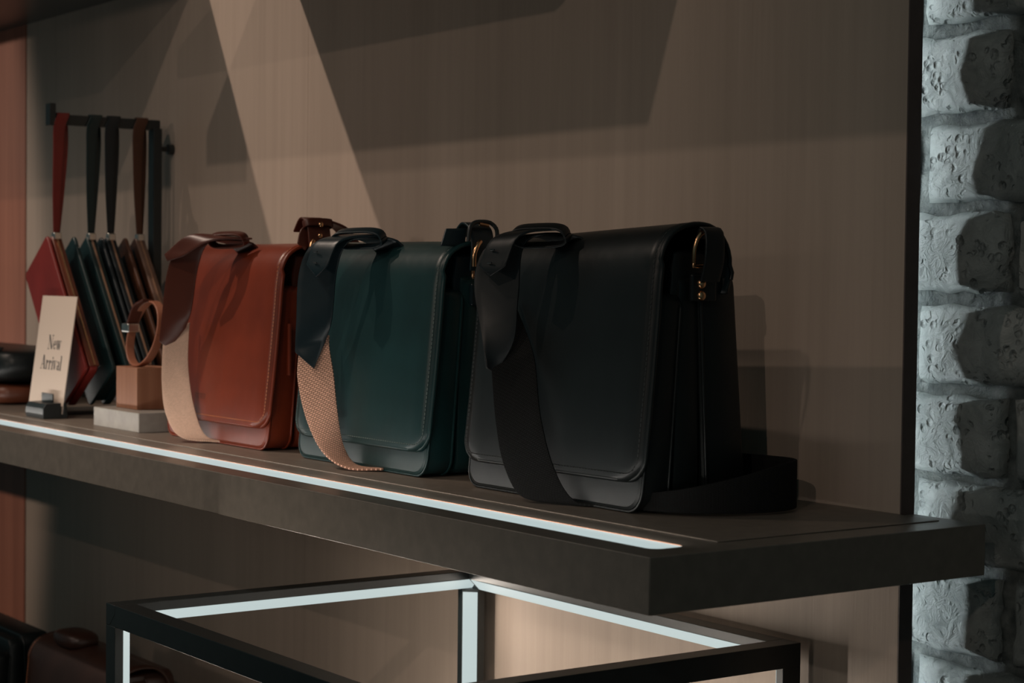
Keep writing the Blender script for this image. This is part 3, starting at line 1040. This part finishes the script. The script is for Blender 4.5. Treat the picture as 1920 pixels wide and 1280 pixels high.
def pouch(y, strapmat, body, edge, zipm, label, dx=0.0, gap=0.022, ln=0.285, wd=0.122):
    T0 = V((RX - 0.012 + dx, y, 0.308))
    p = thing('wristlet_pouch', (T0.x, y, 0.308), label, 'pouch', 'wristlet pouches on the rack')
    u = V((0.61, 0, -0.79))
    v_ = V((-0.82, 0, -0.57))

    def panel(name, y0, y1, mat, k=1.0, r=0.010):
        c0 = V((0, 0, 0))
        pts = []
        cs = [(0, 0), (ln, 0), (ln, wd), (0, wd)]
        for i in range(4):
            a = V((*cs[i], 0))
            b_ = V((*cs[i - 1], 0))
            d_ = V((*cs[(i + 1) % 4], 0))
            e1 = (b_ - a).normalized()
            e2 = (d_ - a).normalized()
            for j in range(5):
                t_ = j / 4
                q = a + e1 * r * (1 - t_) ** 2 + e2 * r * t_ ** 2
                pts.append((q.x, q.y))
        outl = []
        for s_, w_ in pts:
            q = u * s_ + v_ * w_
            outl.append((q.x, q.z))
        return slab(name, outl, lambda z: y0, lambda z: y1, min(0.003, abs(y1 - y0) * 0.4), mat, p)
    panel('front_panel', -gap, -gap + 0.006, body)
    panel('body', -0.006, 0.008, body)
    # zipped gusset along the long upper edge
    a0 = V((0, 0, 0)) + u * 0.006
    a1 = u * (ln - 0.006)
    nrm = -v_.normalized()
    ribbon('zip_band', [a0 + V((0, -0.0075, 0)) + nrm * 0.0012, a1 + V((0, -0.0075, 0)) + nrm * 0.0012], [a0 + V((0, 0.0095, 0)) + nrm * 0.0012, a1 + V((0, 0.0095, 0)) + nrm * 0.0012], edge, 0.003, p, 10)
    tube('zip', [a0 + nrm * 0.0035 + V((0, 0.001, 0)), a1 + nrm * 0.0035 + V((0, 0.001, 0))], 0.0016, zipm, p, sides=6)
    lo = [a1 - u * 0.002 + v_ * 0.004, a1 + v_ * (wd - 0.012)]
    ribbon('end_gusset', [lo[0] + V((0, -gap + 0.003, 0)), lo[1] + V((0, -gap + 0.003, 0))], [lo[0] + V((0, 0, 0)), lo[1] + V((0, 0, 0))], body, 0.002, p, 6)
    # clasp and loop strap over the arm
    box('clasp', V((-0.007 + 0.006, -0.006, -0.008)), V((0.007 + 0.006, 0.008, 0.004)), 'silver' if zipm != 'red' else 'gold', p, 0.002)
    zt = 0.5145 + 0.0012 - 0.308
    bx = RX - T0.x
    hw = 0.009
    f_ = [(0.006, 0.001, 0.002), (bx * 0.5 + 0.003, -0.004, 0.07), (bx + 0.004, -0.008, 0.15), (bx + 0.009, -0.008, zt - 0.02), (bx + 0.0075, 0, zt - 0.002), (bx, 0, zt), (bx - 0.0075, 0, zt - 0.002), (bx - 0.009, 0.003, zt - 0.02), (bx - 0.002, 0.002, 0.15), (bx * 0.5, 0.003, 0.07), (0.004, 0.002, 0.002)]
    wd_ = [0.006, 0.0075, 0.0095, 0.011, 0.011, 0.011, 0.011, 0.011, 0.0095, 0.0075, 0.006]
    ribbon('wrist_strap', [V((a, b_ - k, c_)) for (a, b_, c_), k in zip(f_, wd_)], [V((a, b_ + k, c_)) for (a, b_, c_), k in zip(f_, wd_)], strapmat, 0.0022, p, 48, cols=3)
    return p


pouch(0.210, 'red_leather', 'red_leather', 'red_edge', 'gold', 'bright red leather wristlet with brown zip edge, behind the card', -0.02, 0.015)
pouch(0.270, 'green_leather', 'green_leather', 'green_leather', 'zip_gold', 'deep green leather wristlet hanging second on the rack', -0.012, 0.030)
pouch(0.304, 'navy_leather', 'navy_leather', 'navy_leather', 'zip_gold', 'navy leather wristlet between the green and the brown one', -0.006, 0.016)
pouch(0.356, 'brown_leather', 'brown_leather', 'taupe_leather', 'zip_gold', 'dark brown leather wristlet with pale zip edge, nearest the wall', 0.0, 0.026)

# ------------------------------------------------------------------ card and its holder
hd = thing('card_holder', (-1.752, 0.150, 0.0012), 'small black metal holder gripping the white card', 'card holder')
prof = [(-0.022, 0.0), (-0.0235, 0.008), (-0.0225, 0.018), (-0.018, 0.025), (0.008, 0.026), (0.008, 0.006), (0.0125, 0.006), (0.0125, 0.026), (0.018, 0.026), (0.020, 0.002), (0.018, 0.0)]
prism('block', [(a, b) for a, b in prof], 0, -0.039, 0.039, 'black_metal', hd, 0.0008)
box('clip', (-0.030, 0.0015, 0.024), (0.018, 0.0040, 0.040), 'black_metal', hd, 0.0006, 1)
cm, nt, b = new_mat('card_paper')
b.inputs['Base Color'].default_value = (0.66, 0.55, 0.46, 1)
b.inputs['Roughness'].default_value = 0.7
bump(nt, b, noise(nt, coords(nt), 500, 3), 0.05, 0.0003)
M['card'] = cm
M['ink'] = plain('ink', (0.03, 0.035, 0.04), 0.7)
cd = thing('sign_card', (-1.789, 0.1603, 0.0085), 'leaning white card reading New Arrival in dark serif type', 'sign')
lean = 0.135
HH, WW = 0.196, 0.150
upv = V((0.02, math.sin(lean), math.cos(lean))).normalized()
cb = box('card', (-WW / 2, -0.0006, 0), (WW / 2, 0.0006, HH), 'card', cd)
rot = Matrix((V((1, 0, 0)), V((0, math.cos(lean), -math.sin(lean))), V((0, math.sin(lean), math.cos(lean))))).transposed().to_4x4()
# columns: x stays, y and z lean backwards
rot = Matrix.Rotation(-lean, 4, 'X')
cb.data.transform(rot)


def lettering(word, x0, z0, h, wscale=1.0):
    """didone letters from thick stems and hairlines, as flat polygons on the card face"""
    polys = []
    TK, HL = 0.17, 0.045

    def q(*pts):
        polys.append([(x_, y_) for x_, y_ in pts])

    def stem(x, y0, y1, w=TK):
        q((x, y0), (x + w, y0), (x + w, y1), (x, y1))

    def serif(x, y, w=0.32):
        q((x - w / 2, y - HL / 2), (x + w / 2, y - HL / 2), (x + w / 2, y + HL / 2), (x - w / 2, y + HL / 2))

    def bar_(a, b_, wa):
        q((a[0] - wa / 2, a[1]), (a[0] + wa / 2, a[1]), (b_[0] + wa / 2, b_[1]), (b_[0] - wa / 2, b_[1]))

    def bowl(cx, cy, rx, ry, a0, a1, thick=TK):
        n = 14
        for k in range(n):
            t0 = math.radians(a0 + (a1 - a0) * k / n)
            t1 = math.radians(a0 + (a1 - a0) * (k + 1) / n)

            def th(t):
                return HL + (thick - HL) * abs(math.cos(t)) ** 1.5
            o0 = (cx + rx * math.cos(t0), cy + ry * math.sin(t0))
            o1 = (cx + rx * math.cos(t1), cy + ry * math.sin(t1))
            i0 = (cx + (rx - th(t0)) * math.cos(t0), cy + (ry - HL * 1.4) * math.sin(t0))
            i1 = (cx + (rx - th(t1)) * math.cos(t1), cy + (ry - HL * 1.4) * math.sin(t1))
            q(o0, o1, i1, i0)
    x = 0.0
    XH = 0.62
    for ch_ in word:
        g0 = len(polys)
        if ch_ == 'N':
            stem(0.10, 0, 1, HL * 1.3)
            stem(0.74, 0, 1, HL * 1.3)
            bar_((0.74, 0), (0.14, 1), TK * 1.25)
            serif(0.12, 0), serif(0.12, 1), serif(0.77, 1)
            adv = 0.98
        elif ch_ == 'e':
            bowl(0.28, XH / 2, 0.27, XH / 2, 20, 325)
            q((0.1, XH * 0.50), (0.53, XH * 0.50), (0.53, XH * 0.58), (0.1, XH * 0.58))
            bowl(0.28, XH / 2, 0.27, XH / 2, 0, 30, TK)
            adv = 0.62
        elif ch_ == 'w':
            bar_((0.24, 0), (0.08, XH), TK)
            bar_((0.24, 0), (0.40, XH), HL * 1.3)
            bar_((0.56, 0), (0.40, XH), TK)
            bar_((0.56, 0), (0.74, XH), HL * 1.3)
            serif(0.08, XH), serif(0.40, XH), serif(0.74, XH, 0.24)
            adv = 0.88
        elif ch_ == 'A':
            bar_((0.10, 0), (0.42, 1), HL * 1.4)
            bar_((0.72, 0), (0.42, 1), TK * 1.25)
            q((0.2, 0.30), (0.62, 0.30), (0.62, 0.35), (0.2, 0.35))
            serif(0.10, 0), serif(0.72, 0, 0.36)
            adv = 0.90
        elif ch_ == 'r':
            stem(0.10, 0, XH)
            serif(0.18, 0), serif(0.12, XH, 0.2)
            bowl(0.36, XH * 0.62, 0.14, XH * 0.37, 60, 180, HL * 2)
            bowl(0.44, XH * 0.83, 0.075, 0.075, 0, 360, 0.075)
            adv = 0.55
        elif ch_ == 'i':
            stem(0.10, 0, XH)
            serif(0.18, 0), serif(0.12, XH, 0.2)
            bowl(0.18, XH + 0.2, 0.09, 0.09, 0, 360, 0.09)
            adv = 0.38
        elif ch_ == 'v':
            bar_((0.27, 0), (0.10, XH), TK)
            bar_((0.27, 0), (0.46, XH), HL * 1.3)
            serif(0.10, XH), serif(0.46, XH, 0.24)
            adv = 0.58
        elif ch_ == 'a':
            stem(0.34, 0, XH * 0.8)
            bowl(0.30, XH * 0.78, 0.20, XH * 0.22, 0, 170, TK)
            bowl(0.24, XH * 0.25, 0.19, XH * 0.26, 40, 330, TK * 0.8)
            serif(0.48, 0, 0.2)
            adv = 0.60
        elif ch_ == 'l':
            stem(0.10, 0, 1)
            serif(0.18, 0), serif(0.12, 1, 0.2)
            adv = 0.38
        else:
            adv = 0.3
        for p_ in polys[g0:]:
            for k in range(len(p_)):
                p_[k] = (p_[k][0] + x, p_[k][1])
        x += adv
    vs, fs = [], []
    for p_ in polys:
        k = len(vs)
        for a, b_ in p_:
            vs.append(V((x0 + (a - x / 2) * h * wscale, -0.00075, z0 + b_ * h)))
        fs.append(tuple(range(k, k + len(p_))))
    o = obj('lettering', vs, fs, 'ink', cb)
    o.data.transform(rot)
    return o


lettering('New', 0.006, 0.1055, 0.0235, 0.98)
lettering('Arrival', 0.002, 0.0715, 0.0235, 0.98)

# ------------------------------------------------------------------ wood block, plinth and leather loop
M['stone'] = plain('grey_stone', (0.30, 0.28, 0.25), 0.45)
M['ash'] = wood('orange_wood', (0.26, 0.115, 0.065), (0.36, 0.175, 0.105), 1.6, 0.5)
pl = thing('plinth', (-1.475, 0.205, 0.0012), 'flat grey metal plinth under the wooden block beside the cognac bag', 'plinth')
box('slab', (-0.085, -0.055, 0), (0.085, 0.055, 0.030), 'stone', pl, 0.0012)
wb = tag(box('wood_block', (-1.530, 0.175, 0.0313), (-1.452, 0.238, 0.0965), 'ash', None, 0.0008), 'small square orange wood block on the grey plinth', 'block')
br_ = thing('leather_bracelet', (-1.487, 0.205, 0.097), 'tan leather loop with silver clasp standing on the wood block', 'bracelet')
L, R = [], []
M['tan_light'] = leather('light_tan_leather', (0.30, 0.115, 0.065), 0.4)
for k in range(25):
    a = 2 * math.pi * k / 24
    px_, pz_ = 0.052 * math.cos(a), 0.0515 + 0.050 * math.sin(a)
    tw = 0.007
    L.append(V((px_, -tw + 0.012 * math.sin(a), pz_)))
    R.append(V((px_, tw + 0.012 * math.sin(a), pz_)))
ribbon('band', L, R, 'tan_light', 0.003, br_, 60, cols=3)
box('clasp', (-0.070, -0.010, 0.052), (-0.044, 0.010, 0.066), 'silver', br_, 0.002)
ribbon('tongue', [(-0.050, -0.010, 0.066), (-0.030, -0.008, 0.094), (0.0, -0.006, 0.104)], [(-0.050, 0.010, 0.066), (-0.030, 0.012, 0.094), (0.0, 0.012, 0.104)], 'tan_strap', 0.003, br_, 14)

# ------------------------------------------------------------------ left end of the shelf
def pillow(name, lo, hi, mat, parent, pw=4.0, n=20, m=12):
    """softly rounded block"""
    c = [(a + b_) / 2 for a, b_ in zip(lo, hi)]
    r_ = [(b_ - a) / 2 for a, b_ in zip(lo, hi)]
    vs, fs = [], []

    def f_(t, e):
        return math.copysign(abs(t) ** (2 / e), t)
    for i in range(m + 1):
        ph = -math.pi / 2 + math.pi * i / m
        for k in range(n):
            th = 2 * math.pi * k / n
            vs.append((c[0] + r_[0] * f_(math.cos(ph), pw) * f_(math.cos(th), pw), c[1] + r_[1] * f_(math.cos(ph), pw) * f_(math.sin(th), pw), c[2] + r_[2] * f_(math.sin(ph), pw)))
    for i in range(m):
        for k in range(n):
            fs.append((i * n + k, i * n + (k + 1) % n, (i + 1) * n + (k + 1) % n, (i + 1) * n + k))
    o = obj(name, vs, fs, mat, parent, True)
    bm = bmesh.new()
    bm.from_mesh(o.data)
    bmesh.ops.remove_doubles(bm, verts=bm.verts, dist=1e-5)
    bmesh.ops.recalc_face_normals(bm, faces=bm.faces)
    bm.to_mesh(o.data)
    bm.free()
    return o


M['case_leather'] = leather('case_leather', (0.13, 0.036, 0.016), 0.4)
cs = thing('leather_case', (-2.30, 0.26, 0.0012), 'low reddish brown leather case at the far left of the shelf', 'case')
pillow('body', (-0.27, -0.085, 0), (0.25, 0.085, 0.036), 'case_leather', cs, 7)
tube('zip', [(-0.25, -0.0855, 0.02), (0.23, -0.0855, 0.02)], 0.0014, 'gold', cs, n=8)
pk = thing('black_pouch', (-2.30, 0.26, 0.0378), 'soft black pouch lying on the brown leather case', 'pouch')
pillow('body', (-0.25, -0.08, 0), (0.245, 0.08, 0.066), 'black', pk, 5)
ribbon('flap', [(-0.20, -0.055, 0.0665), (-0.20, -0.0815, 0.045), (-0.20, -0.083, 0.02)], [(0.20, -0.055, 0.0665), (0.20, -0.0815, 0.045), (0.20, -0.083, 0.02)], 'black', 0.002, pk, 12, cols=8)

# ------------------------------------------------------------------ bags on the low shelf
M['low_brown'] = leather('dark_brown_leather', (0.034, 0.014, 0.009), 0.4)
M['low_black'] = leather('dark_green_leather', (0.006, 0.010, 0.011), 0.4)
tb, _ = satchel(V((-1.69, 0.145, -0.6464)), 'dark brown leather bag seen under the display shelf', 'low_brown', 'low_brown', 'black_web', 'thread_tan', 0.36, 0.262, 0.262, 'bags below the shelf', marks=False)
pillow('handle_roll', (-0.12, 0.03, 0.255), (-0.02, 0.09, 0.285), 'low_brown', tb, 3)
td, _ = satchel(V((-2.10, 0.10, -0.6464)), 'black leather bag with tan piping at the bottom left corner', 'low_black', 'low_black', 'black_web', 'thread_tan', 0.36, 0.190, 0.165, 'bags below the shelf', bind='tan_light', marks=False)
